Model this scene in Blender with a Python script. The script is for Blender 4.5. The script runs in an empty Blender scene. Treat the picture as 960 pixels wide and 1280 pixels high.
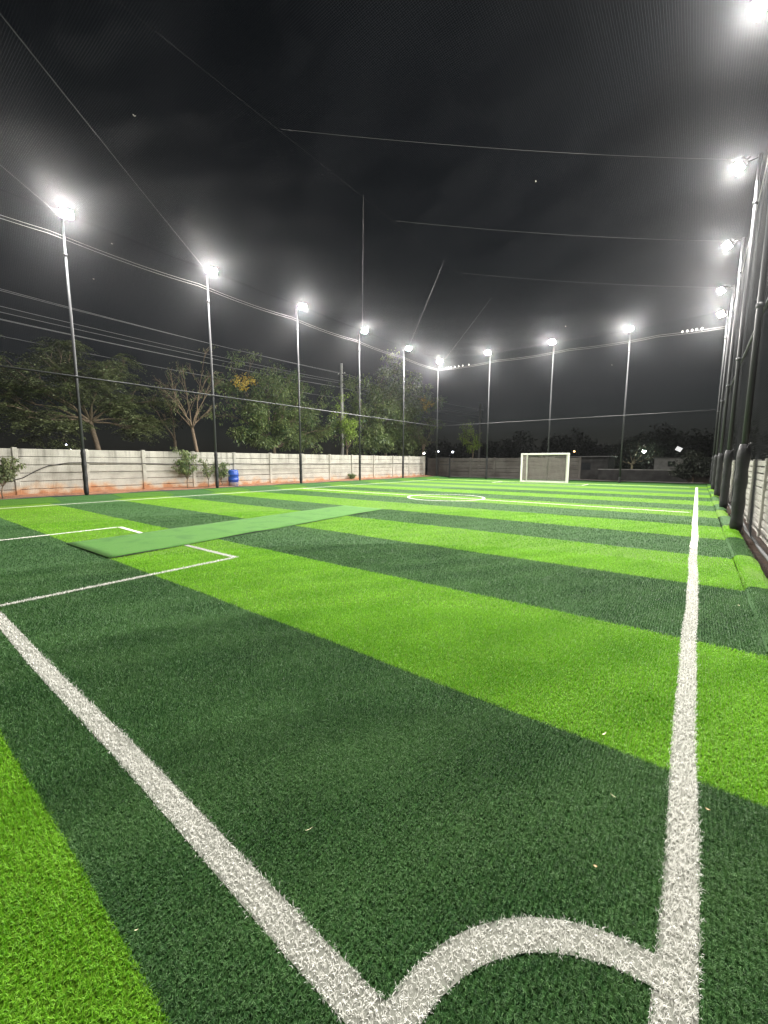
import bpy, math, random
import numpy as np
from mathutils import Vector, Matrix
R = math.radians
random.seed(7); rng = np.random.default_rng(11)
scn = bpy.context.scene
col = scn.collection

# ------------------------------------------------------------------ helpers
def tag(o, label=None, cat=None, group=None, kind=None):
    if label: o['label'] = label
    if cat: o['category'] = cat
    if group: o['group'] = group
    if kind: o['kind'] = kind
    return o

def empty(name, loc=(0, 0, 0), label=None, cat=None, group=None):
    o = bpy.data.objects.new(name, None); col.objects.link(o)
    o.location = loc; o.empty_display_size = .2
    return tag(o, label, cat, group)

def np_mesh(name, verts, faces, mats, parent=None, midx=None, attr=None, smooth=False):
    """verts (n,3), faces (m,k) array with one k; attr: per-vertex float 'tint'"""
    me = bpy.data.meshes.new(name)
    verts = np.asarray(verts, dtype=np.float32); faces = np.asarray(faces, dtype=np.int32)
    n, (m, k) = len(verts), faces.shape
    me.vertices.add(n); me.vertices.foreach_set('co', verts.ravel())
    me.loops.add(m * k); me.loops.foreach_set('vertex_index', faces.ravel())
    me.polygons.add(m)
    me.polygons.foreach_set('loop_start', np.arange(m, dtype=np.int32) * k)
    for mt in mats: me.materials.append(mt)
    if midx is not None: me.polygons.foreach_set('material_index', np.asarray(midx, dtype=np.int32))
    if smooth: me.polygons.foreach_set('use_smooth', np.ones(m, dtype=bool))
    me.update(calc_edges=True)
    if attr is not None:
        a = me.attributes.new('tint', 'FLOAT', 'POINT'); a.data.foreach_set('value', np.asarray(attr, dtype=np.float32))
    o = bpy.data.objects.new(name, me); col.objects.link(o)
    if parent: o.parent = parent
    return o

class MB:
    def __init__(s): s.v = []; s.f = []; s.m = []; s.sm = []
    def add(s, vs, fs, m=0, smooth=False):
        b = len(s.v); s.v += [tuple(v) for v in vs]
        for f in fs:
            s.f.append([i + b for i in f]); s.m.append(m); s.sm.append(smooth)
    def box(s, x0, x1, y0, y1, z0, z1, m=0, bev=0.0, mat=None):
        if bev <= 0:
            vs = [(x, y, z) for z in (z0, z1) for (x, y) in ((x0, y0), (x1, y0), (x1, y1), (x0, y1))]
            fs = [(3, 2, 1, 0), (4, 5, 6, 7), (0, 1, 5, 4), (1, 2, 6, 5), (2, 3, 7, 6), (3, 0, 4, 7)]
        else:
            b = bev; vs = []; 
            cs = [(x0, y0), (x1, y0), (x1, y1), (x0, y1)]
            def ring(ins, z):
                a, c = x0 + ins, x1 - ins; d, e = y0 + ins, y1 - ins; q = b * .9
                return [(a + q, d, z), (c - q, d, z), (c, d + q, z), (c, e - q, z), (c - q, e, z), (a + q, e, z), (a, e - q, z), (a, d + q, z)]
            vs = ring(b, z0) + ring(0, z0 + b) + ring(0, z1 - b) + ring(b, z1)
            fs = [tuple(range(7, -1, -1)), tuple(range(24, 32))]
            for r in range(3):
                for i in range(8):
                    j = (i + 1) % 8; fs.append((r * 8 + i, r * 8 + j, r * 8 + 8 + j, r * 8 + 8 + i))
        if mat is not None: vs = [mat @ Vector(v) for v in vs]
        s.add(vs, fs, m)
    def tube(s, pts, rad, n=8, m=0, caps=True, smooth=True):
        pts = [Vector(p) for p in pts]
        if not hasattr(rad, '__len__'): rad = [rad] * len(pts)
        vs = []; fs = []; prev = None
        for i, p in enumerate(pts):
            d = (pts[min(i + 1, len(pts) - 1)] - pts[max(i - 1, 0)]).normalized()
            if prev is None:
                a = d.cross(Vector((0, 0, 1)));
                if a.length < .05: a = d.cross(Vector((1, 0, 0)))
                a.normalize()
            else:
                a = (prev - d * prev.dot(d)).normalized()
            prev = a; b = d.cross(a)
            for k in range(n):
                t = 2 * math.pi * k / n
                vs.append(p + (a * math.cos(t) + b * math.sin(t)) * rad[i])
        for i in range(len(pts) - 1):
            for k in range(n):
                j = (k + 1) % n; fs.append((i * n + k, i * n + j, (i + 1) * n + j, (i + 1) * n + k))
        s.add(vs, fs, m, smooth)
        if caps:
            b = len(s.v) - len(vs); L = len(pts) - 1
            s.f.append([b + k for k in range(n - 1, -1, -1)]); s.m.append(m); s.sm.append(False)
            s.f.append([b + L * n + k for k in range(n)]); s.m.append(m); s.sm.append(False)
    def lathe(s, c, prof, n=20, m=0):
        vs = []; fs = []
        for (r, z) in prof:
            for k in range(n):
                t = 2 * math.pi * k / n; vs.append((c[0] + r * math.cos(t), c[1] + r * math.sin(t), c[2] + z))
        for i in range(len(prof) - 1):
            for k in range(n):
                j = (k + 1) % n; fs.append((i * n + k, i * n + j, (i + 1) * n + j, (i + 1) * n + k))
        s.add(vs, fs, m, True)
    def build(s, name, mats, parent=None, loc=None):
        me = bpy.data.meshes.new(name); me.from_pydata(s.v, [], s.f)
        for mt in (mats if isinstance(mats, (list, tuple)) else [mats]): me.materials.append(mt)
        me.polygons.foreach_set('material_index', s.m); me.polygons.foreach_set('use_smooth', s.sm)
        me.update()
        o = bpy.data.objects.new(name, me); col.objects.link(o)
        if parent: o.parent = parent
        if loc: o.location = loc
        return o

def wire(p0, p1, sag, n=14):
    p0, p1 = Vector(p0), Vector(p1)
    return [p0.lerp(p1, i / n) - Vector((0, 0, sag * 4 * (i / n) * (1 - i / n))) for i in range(n + 1)]

# ------------------------------------------------------------------ materials
def mat(name, base, rough=.6, metal=0, spec=.5, noise=None, bump=None, attr=None, emit=None, trans=0):
    """noise=(scale, colour2, lo, hi[, axis scale]); bump=(scale, strength, dist)"""
    m = bpy.data.materials.new(name); m.use_nodes = True; nt = m.node_tree; N = nt.nodes; L = nt.links
    b = N['Principled BSDF']
    b.inputs['Base Color'].default_value = (*base, 1); b.inputs['Roughness'].default_value = rough
    b.inputs['Metallic'].default_value = metal; b.inputs['Specular IOR Level'].default_value = spec
    tc = N.new('ShaderNodeTexCoord'); last = None
    if noise:
        nz = N.new('ShaderNodeTexNoise'); nz.inputs['Scale'].default_value = noise[0]; nz.inputs['Detail'].default_value = 6
        src = tc.outputs['Object']
        if len(noise) > 4:
            mp = N.new('ShaderNodeMapping'); mp.inputs['Scale'].default_value = noise[4]; L.new(src, mp.inputs[0]); src = mp.outputs[0]
        L.new(src, nz.inputs['Vector'])
        mr = N.new('ShaderNodeMapRange'); mr.inputs[1].default_value = noise[2]; mr.inputs[2].default_value = noise[3]
        L.new(nz.outputs['Fac'], mr.inputs[0])
        mx = N.new('ShaderNodeMix'); mx.data_type = 'RGBA'
        mx.inputs[6].default_value = (*base, 1); mx.inputs[7].default_value = (*noise[1], 1)
        L.new(mr.outputs[0], mx.inputs[0]); last = mx.outputs[2]
    if attr:     # second colour driven by the per-vertex tint
        at = N.new('ShaderNodeAttribute'); at.attribute_name = 'tint'
        mx = N.new('ShaderNodeMix'); mx.data_type = 'RGBA'
        if last: L.new(last, mx.inputs[6])
        else: mx.inputs[6].default_value = (*base, 1)
        mx.inputs[7].default_value = (*attr, 1); L.new(at.outputs['Fac'], mx.inputs[0]); last = mx.outputs[2]
    if last: L.new(last, b.inputs['Base Color'])
    if bump:
        nz = N.new('ShaderNodeTexNoise'); nz.inputs['Scale'].default_value = bump[0]; nz.inputs['Detail'].default_value = 5
        L.new(tc.outputs['Object'], nz.inputs['Vector'])
        bp = N.new('ShaderNodeBump'); bp.inputs['Strength'].default_value = bump[1]; bp.inputs['Distance'].default_value = bump[2]
        L.new(nz.outputs['Fac'], bp.inputs['Height']); L.new(bp.outputs[0], b.inputs['Normal'])
    if trans:
        tr = N.new('ShaderNodeBsdfTranslucent'); ms = N.new('ShaderNodeMixShader'); ms.inputs[0].default_value = trans
        if last: L.new(last, tr.inputs[0])
        else: tr.inputs[0].default_value = (*base, 1)
        L.new(b.outputs[0], ms.inputs[1]); L.new(tr.outputs[0], ms.inputs[2]); L.new(ms.outputs[0], N['Material Output'].inputs[0])
    if emit:
        b.inputs['Emission Color'].default_value = (*emit[0], 1); b.inputs['Emission Strength'].default_value = emit[1]
    m.cycles.emission_sampling = 'AUTO'
    return m

LIGHT_A, LIGHT_B = (.058, .135, .005), (.086, .180, .011)
DARK_A, DARK_B = (.020, .064, .016), (.040, .100, .026)
M = {}
M['blade_bright'] = mat('blade_bright', (.105, .31, .006), .5, spec=.25, noise=(1.3, (.066, .235, .004), .42, .72), attr=(.30, .60, .05), trans=.35)
M['blade_dark'] = mat('blade_dark', (.016, .064, .017), .5, spec=.22, noise=(1.6, (.010, .042, .012), .38, .68), attr=(.125, .25, .085), trans=.3)
M['blade_white'] = mat('blade_white', (.82, .81, .765), .5, spec=.3, noise=(9, (.62, .61, .57), .45, .8), attr=(.90, .90, .86), trans=.35)
M['turf_bright'] = mat('turf_bright', LIGHT_A, .8, spec=.1, noise=(30, LIGHT_B, .35, .7), bump=(90, 1, .02))
M['turf_dark'] = mat('turf_dark', DARK_A, .8, spec=.1, noise=(30, DARK_B, .35, .7), bump=(90, 1, .02))
M['turf_bright_shaded'] = mat('turf_bright_shaded', (.035, .095, .010), .8, spec=.1, noise=(30, (.05, .12, .015), .35, .7), bump=(90, 1, .02))  # bright roll darkened: shade of the sloped left flap put into its colour
M['line_white'] = mat('line_white', (.62, .61, .56), .8, spec=.2, noise=(45, (.52, .52, .46), .45, .7), bump=(110, .8, .01))
M['line_gap_shade'] = mat('line_gap_shade', (.16, .165, .14), .9)  # shade in the gaps between white fibres, put into the base colour
M['mat_green'] = mat('mat_green', (.050, .150, .020), .85, spec=.15, noise=(2.4, (.034, .115, .016), .50, .70), bump=(120, 1, .012))
M['mat_under'] = mat('mat_under', (.015, .015, .016), .8)
M['soil'] = mat('soil', (.045, .027, .020), .95, noise=(3, (.085, .045, .028), .4, .7), bump=(14, 1, .05))
M['soil_orange'] = mat('soil_orange', (.33, .155, .08), .95, noise=(4, (.16, .075, .045), .4, .7), bump=(18, 1, .04))
M['pole'] = mat('pole', (.032, .034, .037), .5, metal=.1, spec=.4, noise=(6, (.032, .034, .037), .4, .7))
M['pad'] = mat('pad', (.014, .0145, .017), .5, spec=.4, bump=(7, .6, .03))
M['housing'] = mat('housing', (.05, .05, .055), .4, metal=.6)
M['net'] = mat('net', (.030, .032, .036), .6, spec=.15)
M['rope'] = mat('rope', (.03, .03, .032), .7, bump=(60, 1, .01))
M['cable'] = mat('cable', (.18, .18, .18), .4, spec=.6)
M['cable_dim'] = mat('cable_dim', (.075, .075, .078), .5, spec=.3)
M['cable_dark'] = mat('cable_dark', (.25, .25, .26), .5)
M['hose'] = mat('hose', (.02, .02, .02), .45)
M['white_paint'] = mat('white_paint', (.70, .70, .66), .35, spec=.5, noise=(9, (.66, .65, .6), .5, .8))
M['goal_net'] = mat('goal_net', (.32, .30, .26), .7)
M['barrel'] = mat('barrel', (.015, .07, .38), .35, spec=.5, noise=(5, (.02, .10, .42), .4, .7))
M['barrel_dirt'] = mat('barrel_dirt', (.30, .24, .19), .8, noise=(12, (.12, .13, .22), .4, .65))
M['bark'] = mat('bark', (.20, .155, .105), .9, noise=(12, (.11, .085, .06), .4, .7), bump=(30, .8, .03))
M['bark_pale'] = mat('bark_pale', (.24, .18, .12), .9, noise=(12, (.14, .10, .07), .4, .7), bump=(30, .8, .03))
M['leaf_olive'] = mat('leaf_olive', (.07, .10, .04), .55, attr=(.24, .28, .12), trans=.3)
M['leaf_green'] = mat('leaf_green', (.045, .10, .035), .5, attr=(.28, .35, .12), trans=.3)
M['leaf_bright'] = mat('leaf_bright', (.16, .27, .04), .5, attr=(.42, .56, .10), trans=.3)
M['leaf_dark'] = mat('leaf_dark', (.010, .014, .008), .6, attr=(.022, .030, .015), trans=.2)
M['blossom'] = mat('blossom', (.50, .30, .05), .6, attr=(.75, .60, .12), trans=.2)
M['concrete_pole'] = mat('concrete_pole', (.42, .42, .40), .85, noise=(4, (.3, .3, .28), .4, .7), bump=(40, .3, .01))
M['grey_wall'] = mat('grey_wall', (.04, .039, .038), .9, noise=(1.6, (.014, .0135, .013), .35, .65), bump=(12, .6, .03))
M['pale_wall'] = mat('pale_wall', (.26, .26, .25), .85, noise=(2.5, (.17, .17, .16), .4, .7))
M['dark_glass'] = mat('dark_glass', (.02, .022, .025), .15)
M['sheet_roof'] = mat('sheet_roof', (.12, .12, .12), .5, metal=.4)
M['dry_leaf'] = mat('dry_leaf', (.55, .40, .22), .7, noise=(80, (.38, .24, .12), .4, .7))
M['straw'] = mat('straw', (.70, .66, .42), .6)
M['insect'] = mat('insect', (.6, .57, .5), .5, trans=.3)
M['kerb'] = mat('kerb', (.05, .05, .052), .9, noise=(9, (.09, .085, .08), .4, .7), bump=(30, .6, .01))
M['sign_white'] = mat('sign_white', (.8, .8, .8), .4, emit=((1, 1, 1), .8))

def emit_mat(name, c, s):
    m = bpy.data.materials.new(name); m.use_nodes = True; nt = m.node_tree; nt.nodes.clear()
    e = nt.nodes.new('ShaderNodeEmission'); e.inputs[0].default_value = (*c, 1); e.inputs[1].default_value = s
    o = nt.nodes.new('ShaderNodeOutputMaterial'); nt.links.new(e.outputs[0], o.inputs[0]); return m
LAMP = 7300
M['lens'] = emit_mat('lens', (1, .96, .90), LAMP)
M['bulb_white'] = emit_mat('bulb_white', (1, .95, .85), 40)
M['bulb_warm'] = emit_mat('bulb_warm', (1, .6, .25), 9)
M['bulb_green'] = emit_mat('bulb_green', (.85, 1, .8), 260)
M['bulb_blue'] = emit_mat('bulb_blue', (.8, .85, 1), 14)

def concrete_mat():
    """precast fence concrete: mottled grey-white, drips from the top, red soil splashed on the foot"""
    m = bpy.data.materials.new('precast_concrete'); m.use_nodes = True; nt = m.node_tree; N = nt.nodes; L = nt.links
    b = N['Principled BSDF']; b.inputs['Roughness'].default_value = .9; b.inputs['Specular IOR Level'].default_value = .2
    geo = N.new('ShaderNodeNewGeometry'); sx = N.new('ShaderNodeSeparateXYZ'); L.new(geo.outputs['Position'], sx.inputs[0])
    def noise(sc, v=None, det=6):
        n = N.new('ShaderNodeTexNoise'); n.inputs['Scale'].default_value = sc; n.inputs['Detail'].default_value = det
        if v is None: L.new(geo.outputs['Position'], n.inputs['Vector'])
        else:
            mp = N.new('ShaderNodeMapping'); mp.inputs['Scale'].default_value = v; L.new(geo.outputs['Position'], mp.inputs[0]); L.new(mp.outputs[0], n.inputs['Vector'])
        return n.outputs['Fac']
    def rng_(src, a, c, d=0, e=1):
        r = N.new('ShaderNodeMapRange'); r.inputs[1].default_value = a; r.inputs[2].default_value = c; r.inputs[3].default_value = d; r.inputs[4].default_value = e
        L.new(src, r.inputs[0]); return r.outputs[0]
    def mix(f, a, c):
        x = N.new('ShaderNodeMix'); x.data_type = 'RGBA'
        L.new(f, x.inputs[0])
        for s, v in ((6, a), (7, c)):
            if isinstance(v, tuple): x.inputs[s].default_value = (*v, 1)
            else: L.new(v, x.inputs[s])
        return x.outputs[2]
    def mul(a, c):
        x = N.new('ShaderNodeMath'); x.operation = 'MULTIPLY'; L.new(a, x.inputs[0]); L.new(c, x.inputs[1]); return x.outputs[0]
    def add(a, c):
        x = N.new('ShaderNodeMath'); x.operation = 'ADD'; L.new(a, x.inputs[0])
        if isinstance(c, float): x.inputs[1].default_value = c
        else: L.new(c, x.inputs[1])
        return x.outputs[0]
    c = mix(rng_(noise(1.7), .35, .68), (.50, .49, .44), (.36, .35, .31))
    c = mix(mul(rng_(noise(1, (5, 5, .5)), .5, .72), rng_(sx.outputs[2], 1.2, 2.0)), c, (.16, .155, .14))
    zz = add(add(sx.outputs[2], rng_(noise(2.2), .3, .7, -.22, .22)), rng_(sx.outputs[1], 6, 32, 0, .22))
    c = mix(rng_(zz, .60, .34), c, (.50, .38, .27))
    c = mix(rng_(zz, .38, .20), c, (.42, .21, .11))
    L.new(c, b.inputs['Base Color'])
    bp = N.new('ShaderNodeBump'); bp.inputs['Strength'].default_value = .5; bp.inputs['Distance'].default_value = .02
    L.new(noise(22), bp.inputs['Height']); L.new(bp.outputs[0], b.inputs['Normal'])
    return m
M['concrete'] = concrete_mat()
def concrete_clean():
    return mat('precast_pale', (.72, .70, .64), .9, spec=.2, noise=(1.6, (.58, .56, .50), .4, .7), bump=(22, .5, .02))
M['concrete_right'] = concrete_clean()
M['concrete_far'] = mat('precast_shaded', (.08, .075, .068), .9, spec=.2, noise=(1.1, (.05, .044, .040), .38, .62), bump=(22, .5, .02))  # weak light on the far wall put into a darker concrete colour

# ------------------------------------------------------------------ camera (phone held at eye height over the corner)
CAM = Vector((0, 0, 1.54))
f_px, pit, rol, yaw = 508.38, .12366, .00198, .65356
fwd = Vector((-math.sin(yaw) * math.cos(pit), math.cos(yaw) * math.cos(pit), -math.sin(pit)))
rt = Vector((math.cos(yaw), math.sin(yaw), 0)); up = rt.cross(fwd)
r2 = rt * math.cos(rol) + up * math.sin(rol); u2 = -rt * math.sin(rol) + up * math.cos(rol)
cd = bpy.data.cameras.new('camera'); cam = bpy.data.objects.new('camera', cd); col.objects.link(cam)
cam.matrix_world = Matrix(((r2.x, u2.x, -fwd.x, CAM.x), (r2.y, u2.y, -fwd.y, CAM.y), (r2.z, u2.z, -fwd.z, CAM.z), (0, 0, 0, 1)))
cd.sensor_fit = 'HORIZONTAL'; cd.sensor_width = 36; cd.lens = f_px / 960 * 36
cd.clip_start = .05; cd.clip_end = 500
scn.camera = cam

# ------------------------------------------------------------------ layout numbers (metres)
XR, XL, YF = .78, -20.05, 34.5            # net cage lines
TX, LX, GY, FY = .06, -17.8, .74, 31.1    # touchlines and goal lines
ZT = 10.75
EDGES = [-1.7, .39, 2.36, 4.30, 6.36, 8.44] + [8.44 + 2.0 * i for i in range(1, 14)]   # turf roll seams; first band (-1.7...39) bright
def wob(y, x): return .018 * math.sin(x * 1.9 + y * 2.1) + .012 * math.sin(x * 4.3 + y)
def seam_y(i, x): return EDGES[i] + .010 * np.sin(x * .9 + EDGES[i] * 2.1) + .005 * np.sin(x * 2.9 + EDGES[i])

# ground: one sheet of bare red-brown earth
mb = MB(); mb.add([(-115, -105, -.14), (105, -105, -.14), (105, 115, -.14), (-115, 115, -.14)], [(0, 1, 2, 3)])
tag(mb.build('ground', M['soil']), kind='structure')
mb = MB()
n = 60
for i in range(n):                       # bank of soil between the turf and the left wall
    y0, y1 = -3 + 40 * i / n, -3 + 40 * (i + 1) / n
    prof = [(-22.05, .16), (-21.5, .12), (-20.9, .09), (-20.2, .06), (-20.02, -.13)]
    for (a, za), (b, zb) in zip(prof, prof[1:]):
        h0, h1 = .03 * math.sin(y0 * 2.3 + a), .03 * math.sin(y1 * 2.3 + a)
        g0, g1 = .03 * math.sin(y0 * 2.3 + b), .03 * math.sin(y1 * 2.3 + b)
        mb.add([(a, y0, za + h0), (b, y0, zb + g0), (b, y1, zb + g1), (a, y1, za + h1)], [(0, 1, 2, 3)])
tag(mb.build('soil_bank', M['soil_orange']), kind='structure')

# turf sheet: alternating bright and dark rolls
mb = MB()
XA, XB, nx = -18.7, .56, 120
for i in range(len(EDGES) - 1):
    xs = [XA + (XB - XA) * k / nx for k in range(nx + 1)]
    vs = [(x, seam_y(i, x), 0) for x in xs] + [(x, seam_y(i + 1, x), 0) for x in xs]
    mb.add(vs, [(k, k + 1, nx + 2 + k, nx + 1 + k) for k in range(nx)], i % 2)
turf = tag(mb.build('turf', [M['turf_bright'], M['turf_dark']]), kind='structure')

# raised turf flaps turned up over the kerb on both sides
def flap(prof, name, shift, jag, mats=('turf_bright', 'turf_dark')):
    mb = MB()
    for i in range(len(EDGES) - 1):
        y0, y1 = EDGES[i] + shift, EDGES[i + 1] + shift
        dz = .012 * ((i * 37) % 5 - 2) / 2 * jag; dx = .02 * ((i * 17) % 5 - 2) / 2 * jag
        ny = 8
        vs = []; fs = []
        for k in range(ny + 1):
            y = y0 + (y1 - y0) * k / ny
            for j, (x, z) in enumerate(prof):
                w = .010 * math.sin(y * 5 + j) * (1 if 0 < j else 0)
                vs.append((x + dx + w, y, z + (dz + w * .6 if 0 < j < len(prof) - 1 else 0)))
        p = len(prof)
        for k in range(ny):
            for j in range(p - 1):
                q = (k * p + j, k * p + j + 1, (k + 1) * p + j + 1, (k + 1) * p + j)
                fs.append(q if prof[-1][0] > prof[0][0] else q[::-1])
        mb.add(vs, fs, i % 2)
    return tag(mb.build(name, [M[q] for q in mats]), kind='structure')
flap([(.565, -.02), (.575, .03), (.60, .055), (.66, .062), (.76, .058), (.82, .03), (.83, -.12)], 'turf_edge_right', .05, 1)
flap([(-18.68, -.01), (-18.75, .035), (-19.1, .07), (-19.6, .11), (-19.93, .13), (-19.95, -.1)], 'turf_edge_left', .35, .5, ('turf_bright_shaded', 'turf_dark'))
mb = MB(); mb.add([(-19.9, 34.45, .002), (.8, 34.45, .002), (.8, 34.6, .1), (-19.9, 34.6, .1)], [(0, 1, 2, 3)])
tag(mb.build('turf_edge_far', M['turf_dark']), kind='structure')
mb = MB(); mb.box(-20.02, -19.955, -2, 34.6, -.14, .12, bev=.01)
tag(mb.build('kerb', M['kerb']), kind='structure')

# ------------------------------------------------------------------ white lines as strips, remembered for the blades
LINES = []      # (name, centre polyline, width)
def wl(pts, w, name): LINES.append((name, [np.array(p, float) for p in pts], w))
tpts = [(TX + (.007 * math.sin(y * 1.3) + .004 * math.sin(y * 3.7 + 1)) * (1 if y < 14 else .3), y) for y in np.arange(-1.2, FY + .06, .12)]
wl(tpts, .110, 'right_touchline')
wl([(x, GY + .006 * math.sin(x * 2.1)) for x in np.arange(TX - .03, LX - .1, -.12)], .105, 'goal_line')
wl([(LX, y) for y in np.arange(GY, FY + .05, .5)], .085, 'left_touchline')
wl([(x, FY) for x in np.arange(LX, TX + .1, .5)], .11, 'far_goal_line')
wl([(x, 15.55) for x in np.arange(LX + .1, TX - .05, .4)], .09, 'halfway_line')
wl([(-8.55 + 1.62 * math.cos(t), 15.55 + 1.62 * math.sin(t)) for t in np.linspace(0, 2 * math.pi, 73)], .08, 'centre_circle')
wl([(TX + .60 * math.cos(t), GY + .60 * math.sin(t)) for t in np.linspace(math.pi / 2 - .02, math.pi + .02, 22)], .10, 'corner_arc')
wl([(-5.78, y) for y in np.arange(GY + .06, 3.66, .13)] + [(-5.79, 3.63), (-6.0, 3.62), (-7.6, 3.62), (-9.2, 3.66), (-10.58, 3.70)] +
   [(-10.63, y) for y in np.arange(3.6, GY + .05, -.4)], .085, 'penalty_box_line')
wl([(-5.9, FY - .06), (-5.9, 29.0), (-5.95, 28.9), (-12.0, 28.9), (-12.05, 29.0), (-12.05, FY - .06)], .08, 'far_penalty_box_line')

def strip(pts, w, z):
    P = np.array(pts); d = np.gradient(P, axis=0); d /= np.linalg.norm(d, axis=1)[:, None] + 1e-9
    nrm = np.stack([-d[:, 1], d[:, 0]], 1)
    a, b = P + nrm * w / 2, P - nrm * w / 2
    vs = np.concatenate([np.c_[a, np.full(len(P), z)], np.c_[b, np.full(len(P), z)]])
    k = len(P); fs = np.array([(i, k + i, k + i + 1, i + 1) for i in range(k - 1)])
    return vs, fs

# ------------------------------------------------------------------ turf blades (real fibres near the camera, sparser and broader with distance)
def seg_dist(p, pts):
    """min distance of points p (n,2) to polyline"""
    best = np.full(len(p), 1e9)
    P = np.array(pts)
    lo, hi = P.min(0) - .3, P.max(0) + .3
    near = np.where(np.all((p >= lo) & (p <= hi), axis=1))[0]
    if len(near) == 0: return best
    q = p[near]; d = np.full(len(q), 1e9)
    for a, b in zip(P[:-1], P[1:]):
        if min(a[1], b[1]) > 25 or np.allclose(a, b): continue
        ab = b - a; t = np.clip(((q - a) @ ab) / (ab @ ab), 0, 1)
        e = q - (a + t[:, None] * ab); d = np.minimum(d, np.hypot(e[:, 0], e[:, 1]))
    best[near] = d
    return best

def smooth_noise(x, y, s, seed):
    r = np.random.default_rng(seed); v = np.zeros_like(x)
    for k in range(5):
        a = r.uniform(0, 2 * math.pi); f = s * r.uniform(.6, 1.7); v += np.sin((x * math.cos(a) + y * math.sin(a)) * f + r.uniform(0, 6))
    return v / 5

def scatter(r0, r1, dens, width, height):
    A = math.pi * (r1 * r1 - r0 * r0); nn = int(A * dens * (118 / 360.))
    r = np.sqrt(rng.uniform(r0 * r0, r1 * r1, nn)); a = rng.uniform(R(-96), R(22), nn) * -1 + 0   # azimuth from +Y, leftwards positive
    x, y = -np.sin(a) * r, np.cos(a) * r
    k = (x < .56) & (x > -17) & (y > -1.6)
    x, y, r = x[k], y[k], r[k]
    return x, y, r, np.full(len(x), width), np.full(len(x), height)
bands = [(.25, 2.4, 62000, .0017, .0215), (2.4, 4.2, 25000, .0026, .024), (4.2, 7.5, 8000, .0043, .026), (7.5, 13, 2300, .007, .021), (13, 24, 700, .013, .013)]
parts = [scatter(*b) for b in bands]
# the flap along the right-hand kerb gets fibres too
nn = 42000; fy = .3 + 12 * rng.uniform(0, 1, nn) ** 1.5 ** 1.0; fx = rng.uniform(.566, .82, nn)
X = np.concatenate([p[0] for p in parts]); Y = np.concatenate([p[1] for p in parts])
Rr = np.concatenate([p[2] for p in parts]); W = np.concatenate([p[3] for p in parts]); Hh = np.concatenate([p[4] for p in parts])
Z0 = np.zeros_like(X)
flapmask = np.concatenate([np.zeros(len(X), bool), np.ones(nn, bool)])
X = np.concatenate([X, fx]); Y = np.concatenate([Y, fy]); W = np.concatenate([W, np.full(nn, .0035)]); Hh = np.concatenate([Hh, np.full(nn, .022)])
Z0 = np.concatenate([Z0, np.interp(fx, [.565, .575, .60, .66, .76, .82], [-.005, .028, .053, .060, .056, .03])]); Rr = np.concatenate([Rr, np.hypot(fx, fy)])
# fibres grow in tufts: pull each one towards a tuft centre
ts = .012 + .004 * (W / .002)
cx = np.round(X / ts) * ts; cy = np.round(Y / ts) * ts
hsh = np.sin(cx * 127.1 / ts + cy * 311.7 / ts) * 43758.5453; hx = hsh - np.floor(hsh); h2 = np.sin(hsh) * 9631.1; hy = h2 - np.floor(h2)
X = X * .55 + (cx + (hx - .5) * ts) * .45; Y = Y * .55 + (cy + (hy - .5) * ts) * .45
q_ = [(-7.26, 2.35), (-7.93, 10.32), (-9.69, 10.35), (-9.25, 2.31)]
inm = np.ones(len(X), bool)
for (ax, ay), (bx, by) in zip(q_, q_[1:] + q_[:1]): inm &= ((bx - ax) * (Y - ay) - (by - ay) * (X - ax)) > -.004
keep = ~inm
X, Y, W, Hh, Z0, Rr, flapmask, cx, cy, hx, hy = [a[keep] for a in (X, Y, W, Hh, Z0, Rr, flapmask, cx, cy, hx, hy)]
P2 = np.stack([X, Y], 1)
line_id = np.full(len(X), -1)
for li, (nm, pts, w) in enumerate(LINES):
    d = seg_dist(P2, pts); e = rng.normal(0, .005, len(X))
    line_id[(d < w / 2 + e) & ~flapmask & (line_id < 0)] = li
band = np.zeros(len(X), int)
for i in range(len(EDGES)): band += (Y > seam_y(i, X) + rng.normal(0, .004, len(X))).astype(int)
bright = (band % 2 == 1)
fb = np.zeros(len(X), int)
for i in range(len(EDGES)): fb += (Y > EDGES[i] + .05).astype(int)
bright = np.where(flapmask, fb % 2 == 1, bright)

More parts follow.
